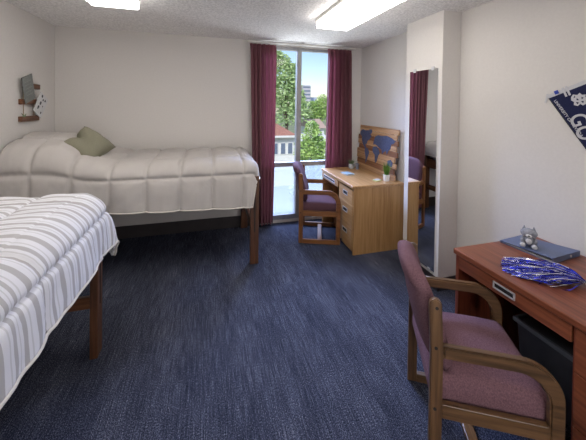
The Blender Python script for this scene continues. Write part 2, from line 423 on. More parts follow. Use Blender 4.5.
def bed(loc, rz, label, first=None):
    if first: return dup(first, loc, rz, label)
    t = thing('bed_frame', label, 'bed', loc, rz, 'raised wooden bed frames')
    pw, pt = .086, .045
    for px in (0, BL-pw):
        for py in (-pt, -BW):
            b = bm_new(); box(b, px, px+pw, py, py+pt, 0, .90, .004)
            po = obj('post', b, brn_z, t)
            ys = py+pt if py > -.5 else py
            sb = bm_new(); 
            yo = py-.0015 if py < -.5 else py+pt-.0005
            box(sb, px+pw/2-.006, px+pw/2+.006, yo, yo+.002, .33, .86)
            obj('slot', sb, dark_m, po)
    for y in (-.04, -BW+.012):
        obj('side_rail', box(bm_new(), pw, BL-pw, y, y+.028, .66, .80, .004), brn_x, t)
    for x in (.03, BL-.058):
        obj('end_rail', box(bm_new(), x, x+.028, -BW+pt, -pt, .66, .80, .004), brn_y, t)
        obj('brace', box(bm_new(), x, x+.03, -BW+pt, -pt, .31, .385, .004), brn_y, t)
    b = bm_new(); box(b, .06, BL-.06, -BW+.04, -.045, .755, .78, .002)
    obj('platform', b, matt_m, t)
    return t
bed1_loc = (XL+.028, 3.905, 0); bed2_loc = (XL+.062, .045, 0)
bd1 = bed(bed1_loc, 0, 'wooden bed frame against the window wall, one post beside the left curtain')
bed(bed2_loc, R(90), 'wooden bed frame in the foreground under the striped comforter', bd1)
def mattress(loc, rz, label, first=None):
    if first: o = first.copy(); COL.objects.link(o); o['label'] = label
    else:
        b = bm_new(); box(b, .02, BL-.11, -BW+.05, -.02, .785, 1.0, .05, 4)
        o = obj('mattress', b, matt_m, None, smooth=True); tag(o, label, 'mattress', 'mattresses on the bed frames')
    o.location = loc; o.rotation_euler = (0, 0, rz); return o
m1 = mattress(bed1_loc, 0, 'grey mattress under the plain taupe comforter')
mattress(bed2_loc, R(90), 'grey mattress under the striped comforter in the foreground', m1)
def bump1(u, v):
    a = 1/(1+np.exp((u-.50)/.075))
    vv = np.clip(v/.9, 0, 1.4)
    return .25*a*(.35+.65*np.clip(np.sin(np.pi*np.clip((v+.22)/1.28, 0, 1)), 0, 1)**.7)
su = [1.025+.295*k for k in range(-5, 5)]
c1, pb = comforter('comforter', 2.118, .955, .0, 1.035, .10, .07, .325, [s+.075 for s in su], [.30, .66, 1.015], taupe_m, .029, .009, 11, bump1, flare=.012, rise=.075, footflare=1.5)
c1.location = bed1_loc; tag(c1, 'plain taupe quilted comforter on the bed by the window wall', 'comforter')
obj('piping', pb, edge_m, c1, smooth=True)
def bump2(u, v): return .16/(1+np.exp((u-.55)/.09))
c2, pb = comforter('comforter', 2.225, .975, .0, 1.03, .15, .275, .17, [.1+.62*k for k in range(0, 5)], [.25, .62, 1.02, 1.6], stripe_m, .020, .009, 4, bump2, flare=.014, cornerp=4, footflare=8)
c2.location = bed2_loc; c2.rotation_euler = (0, 0, R(90)); tag(c2, 'grey and white striped comforter on the foreground bed', 'comforter')
obj('piping', pb, edge_m, c2, smooth=True)

# throw pillow
def cushion(bm, s, th, chop=.0):
    n = 28; G = {}
    for side in (1, -1):
        for i in range(n+1):
            for j in range(n+1):
                u, v = i/n*2-1, j/n*2-1
                if side == -1 and (i in (0, n) or j in (0, n)): G[(side, i, j)] = G[(1, i, j)]; continue
                pu = u*(1-.13*(1-v*v)**1.0*abs(u)**3); pv = v*(1-.13*(1-u*u)*abs(v)**3)
                w = max(0, (1-u**4)*(1-v**4))**.55
                z = side*th*w*(1-.25*abs(u*v))
                dent = chop*math.exp(-(u/.20)**2)*max(0, (v+.25))
                pv2 = pv - dent*.38; z *= (1-dent*.45)
                z += .006*noise.noise(Vector((u*3, v*3, side)))
                G[(side, i, j)] = bm.verts.new((pu*s, z, pv2*s))
    for side in (1, -1):
        for i in range(n):
            for j in range(n):
                f = (G[(side, i, j)], G[(side, i+1, j)], G[(side, i+1, j+1)], G[(side, i, j+1)])
                bm.faces.new(f if side == -1 else f[::-1])
    return bm
b = cushion(bm_new(), .182, .125, .7)
o = obj('throw_pillow', b, sage_m, None, smooth=True)
zc = Vector((-.80, .05, .60)).normalized(); nn = Vector((.42, -.62, .66)); nn = (nn - zc*nn.dot(zc)).normalized(); xc_ = nn.cross(zc)
M_ = Matrix((xc_, nn, zc)).transposed().to_4x4(); M_.translation = Vector((-1.145, 3.29, 1.195)); o.matrix_world = M_
tag(o, 'sage green throw pillow leaning on the head end of the taupe comforter', 'pillow')

# ------------------------------------------------------------------ desks (x: front 0 to wall, y: 0 pedestal end to far end)
def handle(parent, x, y, z, w=.115, hh=.038):
    b = bm_new(); e = .008
    box(b, x-.006, x+.002, y-w/2, y+w/2, z+hh/2-e, z+hh/2, .001); box(b, x-.006, x+.002, y-w/2, y+w/2, z-hh/2, z-hh/2+e, .001)
    box(b, x-.006, x+.002, y-w/2, y-w/2+e, z-hh/2, z+hh/2, .001); box(b, x-.006, x+.002, y+w/2-e, y+w/2, z-hh/2, z+hh/2, .001)
    hnd = obj('handle', b, chrome_m, parent)
    obj('recess', box(bm_new(), x-.002, x+.001, y-w/2+e, y+w/2-e, z-hh/2+e, z+hh/2-e), dark_m, hnd)
def desk(name, loc, D, L, ped, mx, my, mz, label, drawers, hw, pull_out, grp):
    t = thing(name, label, 'desk', loc, 0, None)
    obj('desk_top', box(bm_new(), 0, D, 0, L, .727, .76, .006, 3), my, t)
    i = .018
    obj('side_panel', box(bm_new(), i, D-.004, .004, .026, 0, .727, .002), mz, t)      # outer end
    obj('side_panel', box(bm_new(), i, D-.004, ped, ped+.02, .03, .727, .002), mz, t)
    obj('side_panel', box(bm_new(), i, D-.004, L-.028, L-.006, 0, .727, .002), mz, t)
    obj('back_panel', box(bm_new(), D-.05, D-.035, .026, L-.028, .12, .727, .001), my, t)
    obj('plinth', box(bm_new(), i+.03, i+.045, .026, ped, 0, .05, .001), mz, t)
    for (za, zb) in drawers:
        d = obj('drawer', box(bm_new(), i-.006, i+.014, .03, ped+.012, za, zb, .003), my, t)
        handle(d, i-.006, ped/2+.02, (za+zb)/2+(zb-za)*.12, hw, .05 if pull_out else .038)
    d = obj('pencil_drawer', box(bm_new(), i-.006-pull_out, i+.014-pull_out, ped+.026, L-.034, .645, .722, .003), my, t)
    b = bm_new(); box(b, i+.014-pull_out, D-.2, ped+.05, L-.06, .65, .66); box(b, i+.014-pull_out, D-.2, ped+.05, ped+.06, .65, .70); box(b, i+.014-pull_out, D-.2, L-.07, L-.06, .65, .70)
    obj('drawer_tray', b, mz, d)
    handle(d, i-.006-pull_out, (ped+L)/2+.0, .687, .36 if pull_out else hw)
    return t
dk1 = desk('desk', (1.505, 2.854, 0), .655, .93, .36, oak_x, oak_y, oak_z, 'light oak desk beside the window with a plank map on it',
     [(.06, .30), (.305, .53), (.535, .70)], .115, .012, None)
dk2 = desk('desk', (1.474, .396, 0), .69, 1.07, .43, che_x, che_y, che_z, 'reddish cherry desk against the right wall in the foreground',
     [(.06, .30), (.305, .53), (.535, .72)], .118, .0, None)

# ------------------------------------------------------------------ chairs
def backrest(mat):
    bm = bm_new(); nu, nv = 26, 30; G = {}
    Wd, Hh = .236, .432
    def outl(v):  # half width at height v (0..1): rounded top corners, slightly rounded bottom
        if v > .55: return Wd*max(0, 1-((v-.55)/.45)**3.2)**.42
        if v < .15: return Wd*(.86+.14*math.sin(v/.15*math.pi/2))
        return Wd
    for s in (1, -1):
        for i in range(nu+1):
            for j in range(nv+1):
                u = i/nu*2-1; v = j/nv; w = outl(v)
                if s == -1 and (i in (0, nu) or j in (0, nv)): G[(s, i, j)] = G[(1, i, j)]; continue
                e = max(0, 1-abs(u)**5)**.4 * max(0, 1-abs(2*v-1)**7)**.45
                xc = -.195 - .122*(v**1.25) + .035*(u*w/Wd)**2
                x = xc + (.046 if s == 1 else -.055)*s*s*(1 if s == 1 else 1)*e*(1 if s == 1 else math.sin(math.pi*min(1, .25+v*.9))**.3 if v < .8 else .85)
                G[(s, i, j)] = bm.verts.new((x, u*max(w, .02), .475 + Hh*v))
    for s in (1, -1):
        for i in range(nu):
            for j in range(nv):
                f = (G[(s, i, j)], G[(s, i+1, j)], G[(s, i+1, j+1)], G[(s, i, j+1)])
                try: bm.faces.new(f if s == 1 else f[::-1])
                except ValueError: pass
    bmesh.ops.recalc_face_normals(bm, faces=bm.faces)
    return bm
def seat():
    bm = bm_new(); box(bm, -.235, .235, -.238, .238, .345, .46, .045, 5)
    bmesh.ops.subdivide_edges(bm, edges=bm.edges[:], cuts=3, use_grid_fill=True)
    for v in bm.verts:
        if v.co.z > .40:
            k = max(0, 1-(v.co.x/.235)**2)*max(0, 1-(v.co.y/.238)**2); v.co.z += .032*k**.6*(v.co.z-.40)/.06
    return bm
def make_chair(mx, my, mz, fab, label, loc, rz):
    t = thing('armchair', label, 'chair', loc, rz)
    obj('seat', seat(), fab, t, smooth=True)
    obj('backrest', backrest(fab), fab, t, smooth=True)
    hw, th, pw, X0, X1 = .27, .026, .05, -.245, .245
    ra, zt = .15, .632
    for s in (-1, 1):
        ya, yb = (-hw, -hw+th) if s < 0 else (hw-th, hw)
        top = [(X0+pw/2 + pw/2*math.cos(a) - .008, .80+pw/2*math.sin(a)) for a in [math.pi*k/10 for k in range(11)]]
        b = prism(bm_new(), [(X0, 0), (X0+pw, 0), (X0+pw, .6)] + top + [(X0, .6)], 'y', ya, yb)
        bmesh.ops.bevel(b, geom=[e for e in b.edges if abs(e.verts[0].co.y-e.verts[1].co.y) < 1e-5], offset=.004, segments=2, affect='EDGES')
        po = obj('rear_post', b, mz, t)
        for z in (.79, .62, .36):
            sb = bm_new(); tube(sb, [(X0+pw/2-.004, (ya-.0015 if s < 0 else yb+.0015), z), (X0+pw/2-.004, (ya+.004 if s < 0 else yb-.004), z)], .007, 10)
            obj('screw_cap', sb, dark_m, po)
        aw = .052
        out = [(X0+pw, zt)] + [(X1-ra+ra*math.sin(a), zt-ra+ra*math.cos(a)) for a in [math.pi/2*k/12 for k in range(13)]] + [(X1, 0)]
        ri = ra-aw+.012
        inn = [(X1-aw, 0)] + [(X1-aw-ri+ri*math.cos(a), zt-aw-ri+ri*math.sin(a)) for a in [math.pi/2*k/12 for k in range(13)]] + [(X0+pw, zt-aw)]
        b = prism(bm_new(), out+inn, 'y', ya-.004, yb+.004)
        bmesh.ops.bevel(b, geom=[e for e in b.edges if abs(e.verts[0].co.y-e.verts[1].co.y) < 1e-5], offset=.006, segments=2, affect='EDGES')
        obj('armrest', b, mx, t)
        obj('runner', box(bm_new(), X0+pw, X1-aw, ya, yb, .0, .048, .003), mx, t)
        obj('seat_rail', box(bm_new(), X0+pw, X1-aw, ya, yb, .325, .385, .003), mx, t)
    obj('stretcher', box(bm_new(), -.02, .03, -hw+th, hw-th, .003, .035, .003), my, t)
    obj('cross_rail', box(bm_new(), -.20, -.17, -hw+th, hw-th, .325, .365, .003), my, t)
    obj('cross_rail', box(bm_new(), .16, .19, -hw+th, hw-th, .325, .365, .003), my, t)
    return t
def chair_at(px, py, deg):   # px,py = outer near rear corner
    a = R(deg); f = Vector((math.cos(a), math.sin(a))); l = Vector((-math.sin(a), math.cos(a)))
    c = Vector((px, py)) + f*.245 + l*.27
    return (c.x, c.y, 0), a
l, a = chair_at(1.03, 3.285, -21)
make_chair(hc_x, hc_y, hc_z, plum_m, 'honey oak armchair with plum upholstery pulled up to the light oak desk', l, a)
l, a = chair_at(.912, 1.012, -28.5)
make_chair(ch_x, ch_y, ch_z, mauve_m, 'brown oak armchair with mauve upholstery in front of the cherry desk', l, a)

# ------------------------------------------------------------------ plank world map leaning on the wall
mp = thing('plank_map', 'wooden plank world map with blue continents leaning behind the light oak desk top', 'wall art', (2.085, 3.385, .762))
mp.rotation_euler = (0, R(5), 0)
pl_m = wood('pallet_plank', srgb(130, 94, 62), srgb(178, 138, 98), srgb(206, 172, 134), 'y', .6, 6)
pl_d = wood('pallet_plank_dark', srgb(92, 58, 36), srgb(130, 86, 54), srgb(156, 110, 74), 'y', .6, 6)
rnd = random.Random(2)
npk = 9; ph = .60/npk
offs = [(.0, -.02), (.03, .0), (.0, .02), (.035, .03), (-.01, -.01), (.02, .02), (.0, .03), (.03, -.01), (.0, .0)]
for k in range(npk):
    a, c = offs[k]
    b = box(bm_new(), -.009, .009, -.455+a, .445+c, k*ph+.0015, (k+1)*ph-.0015, .002)
    obj('plank', b, pl_d if k in (1, 4, 6) else pl_m, mp)
obj('batten', box(bm_new(), .009, .024, -.32, -.27, .03, .57, .002), pl_d, mp); obj('batten', box(bm_new(), .009, .024, .27, .32, .03, .57, .002), pl_d, mp)
blue_m = plain('map_blue', srgb(58, 68, 104), srgb(84, 94, 128), .7, ns=60)
# u: 0 left (far end) .. 1 right (near end); v: 0 top .. 1 bottom
cont = {
 'north_america': [(.02, .14), (.08, .08), (.18, .10), (.27, .08), (.30, .16), (.36, .22), (.31, .30), (.26, .34), (.24, .42), (.20, .44), (.25, .52), (.19, .51), (.13, .44), (.09, .36), (.08, .26), (.02, .22)],
 'greenland': [(.28, .06), (.36, .05), (.37, .12), (.32, .18), (.29, .12)],
 'south_america': [(.22, .50), (.29, .52), (.34, .60), (.31, .72), (.28, .84), (.255, .88), (.25, .74), (.21, .62), (.20, .55)],
 'africa': [(.44, .44), (.53, .42), (.58, .46), (.62, .55), (.59, .62), (.57, .74), (.54, .80), (.51, .74), (.50, .62), (.44, .57), (.42, .50)],
 'eurasia': [(.43, .40), (.44, .30), (.47, .20), (.54, .16), (.64, .16), (.76, .14), (.88, .17), (.97, .22), (.93, .28), (.88, .30), (.87, .40), (.82, .46), (.80, .54), (.77, .46), (.72, .50), (.69, .56), (.66, .46), (.60, .44), (.54, .40), (.48, .38)],
 'australia': [(.83, .66), (.90, .62), (.95, .68), (.94, .76), (.88, .77), (.83, .74)],
}
for nm, pts in cont.items():
    b = prism(bm_new(), [(.44-u*.88, .585-v*.57) for u, v in pts], 'x', -.0115, -.0085)
    bmesh.ops.triangulate(b, faces=b.faces[:])
    obj('continent', b, blue_m, mp)

# ------------------------------------------------------------------ small things on the light oak desk
def blades(bm, n, r, h0, h1, spread, wd, rnd):
    for k in range(n):
        a = rnd.uniform(0, 2*math.pi); rr = r*math.sqrt(rnd.random()); h = rnd.uniform(h0, h1)
        bx, by = rr*math.cos(a), rr*math.sin(a); lean = spread*rnd.uniform(.2, 1)
        ta = rnd.uniform(0, math.pi); dx, dy = wd*math.cos(ta), wd*math.sin(ta)
        prev = None
        for q in range(5):
            s = q/4; ox, oy = bx+math.cos(a)*lean*s*s, by+math.sin(a)*lean*s*s; w = (1-s)**.6
            cur = (bm.verts.new((ox-dx*w-.0003, oy-dy*w, h*s)), bm.verts.new((ox+dx*w+.0003, oy+dy*w, h*s)))
            if prev: bm.faces.new((prev[0], prev[1], cur[1], cur[0]))
            prev = cur
t = thing('potted_plant', 'spiky green grass plant in a small square white pot near the desk corner', 'plant', (2.0, 2.975, .76))
t2 = t
b = bm_new(); prism(b, [(-.03, -.03), (.03, -.03), (.03, .03), (-.03, .03)], 'z', 0, .075)
for v in b.verts:
    if v.co.z < .01: v.co.x *= .8; v.co.y *= .8
bmesh.ops.bevel(b, geom=b.edges[:], offset=.003, segments=2, affect='EDGES'); obj('pot', b, pot_m, t)
b = bm_new(); blades(b, 190, .024, .07, .16, .05, .0026, random.Random(3))
for v in b.verts: v.co.z += .07
obj('grass', b, leaf_m, t)
t = thing('potted_succulent', 'small grey-green succulent in a glass pot at the far left end of the map', 'plant', (1.90, 3.66, .76))
b = lathe(bm_new(), [(.022, 0), (.034, .01), (.038, .05), (.033, .07), (.029, .07), (.028, .02)]); obj('pot', b, plain('frosted_pot', srgb(170, 172, 172), srgb(190, 190, 190), .25), t, smooth=True, angle=40)
b = bm_new(); blades(b, 70, .02, .035, .075, .05, .007, random.Random(5))
for v in b.verts: v.co.z += .06
obj('leaves', b, succ_m, t)
t = thing('tumbler', 'small blue-grey tumbler right of the succulent, before the map', 'cup', (1.975, 3.60, .76))
t.location = (1.97, 3.62, .76)
obj('cup', lathe(bm_new(), [(.02, 0), (.026, .075), (.028, .078), (.025, .078), (.019, .006)]), plain('blue_grey_glaze', srgb(128, 136, 158), srgb(142, 150, 170), .3), t, smooth=True, angle=40)
t = thing('notebook', 'pale blue notebook lying flat on the light oak desk', 'notebook', (1.71, 3.39, .76), R(8))
obj('cover', box(bm_new(), -.055, .055, -.075, .075, 0, .003, .001), plain('pale_blue_cover', srgb(150, 176, 190), srgb(162, 186, 198), .5), t)
obj('pages', box(bm_new(), -.052, .053, -.072, .072, .003, .012, .001), paper_m, t)
obj('cover', box(bm_new(), -.055, .055, -.075, .075, .012, .015, .001), MATS['pale_blue_cover'], t)
t = thing('sticky_note_pad', 'small yellow-green pad of paper beside the grass plant', 'note pad', (1.90, 3.01, .76), R(20))
obj('sheets', box(bm_new(), -.045, .045, -.03, .03, 0, .009, .001), plain('lime_paper', srgb(196, 204, 140), srgb(206, 212, 152), .7), t)
obj('card', box(bm_new(), -.03, .05, -.02, .035, .009, .012, .001), paper_m, t)

# ------------------------------------------------------------------ things on the cherry desk
t = thing('ring_binder', 'slate blue ring binder lying against the wall on the cherry desk', 'binder', (1.99, 1.325, .76))
A_, B_, C_, D_ = Vector((1.835, 1.452)), Vector((2.05, 1.475)), Vector((2.135, 1.19)), Vector((1.872, 1.168))
O_ = Vector((1.99, 1.325))
def quad(h):  # wedge: thin on the far edge, thick at the spine
    return [(p-O_).to_3d() + Vector((0, 0, hh)) for p, hh in zip((A_, B_, C_, D_), h)]
def slab(bm, lo, hi):
    a = [bm.verts.new(p) for p in lo]; c = [bm.verts.new(p) for p in hi]
    bm.faces.new(a); bm.faces.new(c[::-1])
    for i in range(4): bm.faces.new((a[i], c[i], c[(i+1) % 4], a[(i+1) % 4]))
    bmesh.ops.recalc_face_normals(bm, faces=bm.faces)
b = bm_new(); slab(b, quad((0, 0, 0, 0)), quad((.003, .003, .003, .003))); obj('cover', b, bind_m, t)
b = bm_new(); slab(b, quad((.008, .008, .029, .029)), quad((.011, .011, .032, .032))); obj('cover', b, bind_m, t)
sh = lambda k: [C_-O_, D_-O_, (D_-O_)+(A_-D_)*k/(A_-D_).length, (C_-O_)+(B_-C_)*k/(B_-C_).length]
b = bm_new(); pts = sh(.004); prism(b, [(p.x, p.y) for p in pts], 'z', .002, .030); sp_ = obj('spine', b, bind_m, t)
hc = (C_*.65+D_*.35-O_); hd = (D_-C_).normalized()
b = bm_new(); n_ = Vector((-(A_-D_).normalized().x, -(A_-D_).normalized().y, 0))
tube(b, [Vector((hc.x, hc.y, .016))-n_*.001, Vector((hc.x, hc.y, .016))+n_*.002], .008, 16); obj('finger_hole', b, chrome_m, sp_)
b = bm_new(); slab(b, [p*.93+Vector((0, 0, .004)) for p in quad((0, 0, 0, 0))], [p*.93 + Vector((0, 0, .009)) for p in quad((0, 0, 0, 0))]); obj('papers', b, paper_m, t)

# small plush wolf
fur_g = plain('grey_plush', srgb(128, 130, 140), srgb(160, 162, 170), .95, ns=120, bs=.5, bd=.004, spec=.1)
fur_w = plain('white_plush', srgb(206, 206, 208), srgb(220, 220, 222), .95, ns=120, bs=.5, bd=.004, spec=.1)
fur_b = plain('blue_shirt', srgb(150, 168, 206), srgb(170, 186, 216), .9, ns=60)
t = thing('plush_toy', 'small grey and white plush wolf sitting on the slate blue binder', 'soft toy', (1.925, 1.335, .783), R(215))
t.scale = (1.25, 1.3, 1.12)
b = bm_new(); ball(b, (0, 0, .030), (.024, .026, .030)); ball(b, (.012, 0, .030), (.018, .020, .024))
body = obj('body', b, fur_g, t, smooth=True)
b = bm_new(); ball(b, (.020, 0, .030), (.012, .014, .018)); obj('belly', b, fur_w, body, smooth=True)
b = bm_new(); ball(b, (.006, 0, .070), (.026, .033, .026)); head = obj('head', b, fur_g, t, smooth=True)
b = bm_new(); ball(b, (.026, 0, .062), (.013, .013, .010)); ball(b, (.016, .014, .062), (.010, .010, .010)); ball(b, (.016, -.014, .062), (.010, .010, .010)); obj('muzzle', b, fur_w, head, smooth=True)
b = bm_new(); ball(b, (.039, 0, .065), (.004, .005, .0035), 2); obj('nose', b, black_m, head, smooth=True)
for s in (-1, 1):
    b = bm_new(); ball(b, (.026, s*.010, .075), (.003, .003, .0035), 2); obj('eye', b, black_m, head, smooth=True)
    b = bm_new(); q = bmesh.ops.create_cone(b, segments=12, radius1=.009, radius2=.001, depth=.024, cap_ends=True)
    for v in q['verts']: v.co = Vector((v.co.x*.5+.002, v.co.y+s*.018, v.co.z+.096))
    obj('ear', b, fur_g, head, smooth=True)
    b = bm_new(); tube(b, [(.004, s*.020, .046), (.018, s*.026, .034), (.026, s*.021, .022)], [.008, .008, .009], 10); obj('arm', b, fur_g, t, smooth=True)
    b = bm_new(); tube(b, [(.002, s*.018, .010), (.020, s*.022, .010), (.038, s*.022, .012)], [.011, .011, .012], 10); lg = obj('leg', b, fur_g, t, smooth=True)
    b = bm_new(); ball(b, (.042, s*.022, .012), (.007, .011, .012)); obj('foot_pad', b, fur_w, lg, smooth=True)
b = bm_new(); tube(b, [(-.020, 0, .012), (-.036, .006, .016), (-.048, .010, .030)], [.008, .012, .006], 10); obj('tail', b, fur_g, t, smooth=True)

# pom-pom of metallic streamers
def foil(name, c, r=.22):
    m, nt, p = new_mat(name); p.inputs['Base Color'].default_value = c; p.inputs['Roughness'].default_value = r; p.inputs['Metallic'].default_value = .75; return m
t = thing('pom_pom', 'blue and silver foil pom-pom lying across the cherry desk', 'pom-pom', (1.765, .975, .76))
rnd = random.Random(12)
root = Vector((.035, .0, .022)); tipdir = Vector((-.185, .225, 0)).normalized(); sd = Vector((-tipdir.y, tipdir.x, 0))
def streamers(n, seed, wd=.0014, stray=0):
    bm = bm_new(); rd = random.Random(seed)
    for k in range(n):
        L_ = rd.uniform(.18, .35)*(1 if not stray else .9); side = rd.uniform(-.092, .092)*(1+stray*.5) + rd.gauss(0, .008); up = rd.random()**1.3*.05
        c2_ = rd.uniform(-.07, .07); prev = None; tw = rd.uniform(0, 6); tr = rd.uniform(2, 9)
        wv = rd.uniform(-.028, .028)
        for q in range(11):
            s = q/10
            y = side*min(1, (s*1.25)**.8) + c2_*s*(1-s)*2 + wv*math.sin(s*9+tw)*s
            z = .004 + max(0, .018*(1-s)) + up*math.sin(math.pi*min(1, s*1.02))**.8*(1-.45*s) + .002*rd.random()
            edge = 1-(abs(side)/.12)**2*.12
            c = root.xy.to_3d() + tipdir*(L_*edge*s) + sd*y; c.z = max(.0025, z)
            a = tw + tr*s; w = wd*1.3
            d = sd*math.cos(a)*w + Vector((0, 0, 1))*abs(math.sin(a))*w
            cur = (bm.verts.new(c-d*.9), bm.verts.new(c+d))
            for vv_ in cur: vv_.co.z = max(.001, vv_.co.z)
            if prev: bm.faces.new((prev[0], prev[1], cur[1], cur[0]))
            prev = cur
    return bm
hd_ = bm_new(); tube(hd_, [root+Vector((.085, -.10, -.008)), root+Vector((.03, -.036, -.004)), root], [.011, .012, .014], 12)
obj('grip', hd_, chrome_m, t, smooth=True)
for nm, c, n, sd_ in (('royal_blue_foil', (.03, .045, .55, 1), 330, 1), ('silver_foil', (.8, .8, .85, 1), 300, 2), ('periwinkle_foil', (.16, .18, .75, 1), 240, 5), ('navy_foil', (.015, .02, .16, 1), 130, 3)):
    o = obj('streamers', streamers(n, sd_), foil(nm, c), t); o['kind'] = 'stuff'; o['label'] = nm.replace('_', ' ') + ' strands'
b = streamers(14, 9, .0025, 1.2); obj('stray_streamers', b, MATS['royal_blue_foil'], t)['kind'] = 'stuff'

# dark storage bin under the cherry desk
t = thing('storage_bin', 'dark grey bin with a pale rim under the cherry desk', 'bin', (1.90, 1.10, 0))
b = prism(bm_new(), [(-.13, -.19), (.13, -.19), (.13, .19), (-.13, .19)], 'z', 0, .38)
for v in b.verts:
    if v.co.z < .01: v.co.x *= .86; v.co.y *= .86
bmesh.ops.bevel(b, geom=b.edges[:], offset=.012, segments=3, affect='EDGES'); obj('bin_body', b, bin_m, t)
b = bm_new(); 
for (xa, xb, ya, yb) in ((-.142, -.125, -.2, .2), (.125, .142, -.2, .2), (-.142, .142, -.2, -.185), (-.142, .142, .185, .2)): box(b, xa, xb, ya, yb, .37, .395, .003)
obj('rim', b, plain('grey_rim', srgb(110, 118, 130), srgb(120, 128, 140), .35), t)

# ------------------------------------------------------------------ pennant on the right wall
def text_mesh(body, size, mat, parent, name, ext=.0006):
    cu = bpy.data.curves.new(name, 'FONT'); cu.body = body; cu.size = size; cu.extrude = ext; cu.offset = size*.012; cu.align_x = 'LEFT'; cu.align_y = 'CENTER'
    tmp = bpy.data.objects.new(name, cu); COL.objects.link(tmp)
    dg = bpy.context.evaluated_depsgraph_get(); dg.update()
    me = bpy.data.meshes.new_from_object(tmp.evaluated_get(dg)); bpy.data.objects.remove(tmp)
    me.materials.clear(); me.materials.append(mat)
    o = bpy.data.objects.new(name, me); COL.objects.link(o); o.parent = parent; return o
pn = bpy.data.objects.new('pennant', None); COL.objects.link(pn)
# local x = along the pennant, local y = along its stick, local z = off the wall
an = R(-67)
vx = Vector((0, -math.cos(an), math.sin(an))); vy = Vector((0, math.sin(an), math.cos(an))); vz = Vector((-1, 0, 0))
vy = vz.cross(vx)
M = Matrix((vx, vy, vz)).transposed().to_4x4(); M.translation = Vector((XR-.004, 1.405, 1.712)); pn.matrix_world = M
tag(pn, 'navy pennant with silver lettering and a wolf head on the right wall', 'pennant')
PW, PL = .30, .72
b = bm_new(); prism(b, [(0, 0), (PL, PW*.5-.01), (PL, PW*.5+.01), (0, PW)], 'z', 0, .002); cl = obj('cloth', b, navy_m, pn)
b = bm_new(); prism(b, [(0, -.001), (PL, PW*.5-.011), (PL, PW*.5-.006), (0, .005)], 'z', -.0005, .0026); obj('border', b, black_m, pn)
b = bm_new(); box(b, -.014, .010, -.006, PW+.004, -.001, .004, .001); obj('header', b, felt_m, pn)
for y in (-.004, .10, .12):
    b = bm_new(); box(b, -.022, .040, y-.006, y+.006, .003, .006, .001)
    o = obj('tassel', b, felt_m, pn); o.rotation_euler = (0, 0, 0)
    if y < 0: o.rotation_euler = (0, 0, R(-35))
b = bm_new(); box(b, -.02, .004, .048, .072, .003, .009, .003); obj('clip', b, plain('blue_pin', srgb(50, 70, 170), None, .4), pn)
for (body, size, x, y, rot) in (('UNIVERSITY OF NEVADA', .024, .035, .030, 11.2), ('GO', .105, .160, .102, 0), ('PACK', .07, .31, .125, 0)):
    o = text_mesh(body, size, felt_m, cl, 'lettering'); o.location = (x, y, .0028); o.rotation_euler = (0, 0, R(rot))
    if body == 'GO': o.scale = (1.0, 1.25, 1)
# wolf head mark
wolf = [(.0, .0), (.012, -.016), (.03, -.022), (.045, -.012), (.062, -.02), (.075, -.004), (.068, .012), (.082, .022), (.078, .04), (.06, .046), (.052, .064), (.04, .05), (.026, .058), (.02, .04), (.004, .034), (.012, .02)]
b = prism(bm_new(), [(x+.042, y+.135) for x, y in wolf], 'z', .002, .0034); bmesh.ops.triangulate(b, faces=b.faces[:]); wo_ = obj('wolf_head', b, felt_m, cl)
b = bm_new()
for pts in ([(.028, .01), (.045, .016), (.04, .004)], [(.03, .034), (.045, .030), (.04, .042)], [(.05, -.004), (.066, .0), (.056, .010)], [(.010, .006), (.022, -.006), (.02, .006)], [(.055, .022), (.07, .028), (.058, .036)]):
    prism(b, [(x+.042, y+.135) for x, y in pts], 'z', .003, .0042)
obj('mark', b, navy_m, wo_)

# ------------------------------------------------------------------ slatted rack and cards on the left wall
rk = thing('wall_rack', 'small brown wooden slat rack hung on the left wall', 'rack', (XL, 3.42, 1.44))
for z, ya, yb in ((.315, -.10, .145), (.165, -.16, .13), (.005, -.165, .13)):
    obj('slat', box(bm_new(), .0, .028, ya, yb, z, z+.05, .003), brn_y, rk)
b = bm_new()
for y in (-.09, .08): tube(b, [(.004, y, .02), (.004, y, .36)], .003, 6)
obj('cord', b, plain('twine', srgb(150, 130, 104), None, .9), rk)
def card(name, loc, w, h, tilt, mat, label, lean=8):
    o = thing(name, label, 'card', loc)
    o.matrix_world = Matrix.Translation(loc) @ Matrix.Rotation(R(tilt), 4, 'X') @ Matrix.Rotation(R(lean), 4, 'Y')
    obj('sheet', box(bm_new(), -.003, .003, -w/2, w/2, -h/2, h/2, .001), mat, o); return o
g = card('card', (XL+.042, 3.335, 1.755), .165, .25, 20, card_m, 'plain grey card tucked into the upper slat of the wooden wall rack', 3)
w_ = card('card', (XL+.046, 3.535, 1.60), .16, .22, -32, paper_m, 'white card with dark marks tucked behind the grey card on the wall rack', 3)
rd = random.Random(4)
for (y, z, a) in ((-.035, .08, .016), (.0, .055, .012), (.035, .065, .013), (-.02, .01, .02), (.03, .0, .009), (-.03, -.045, .018), (.04, -.07, .014)):
    b = prism(bm_new(), [(y+a*math.cos(q)*rd.uniform(.6, 1), z+a*math.sin(q)*rd.uniform(.7, 1.3)) for q in [2*math.pi*k/8 for k in range(8)]], 'x', .003, .0038)
    obj('mark', b, ink_m, w_)
b = bm_new()
for k in range(5): box(b, .003, .0036, -.05, .05-.01*(k % 2), .07-.032*k, .074-.032*k)
obj('lines', b, plain('pale_line', srgb(140, 143, 140), None, .8), g)
t = thing('air_plant', 'tiny pale plant sprig on the lowest slat of the wall rack', 'plant', (XL+.03, 3.29, 1.49))
b = bm_new(); blades(b, 18, .008, .02, .04, .03, .003, random.Random(8)); obj('leaves', b, succ_m, t)

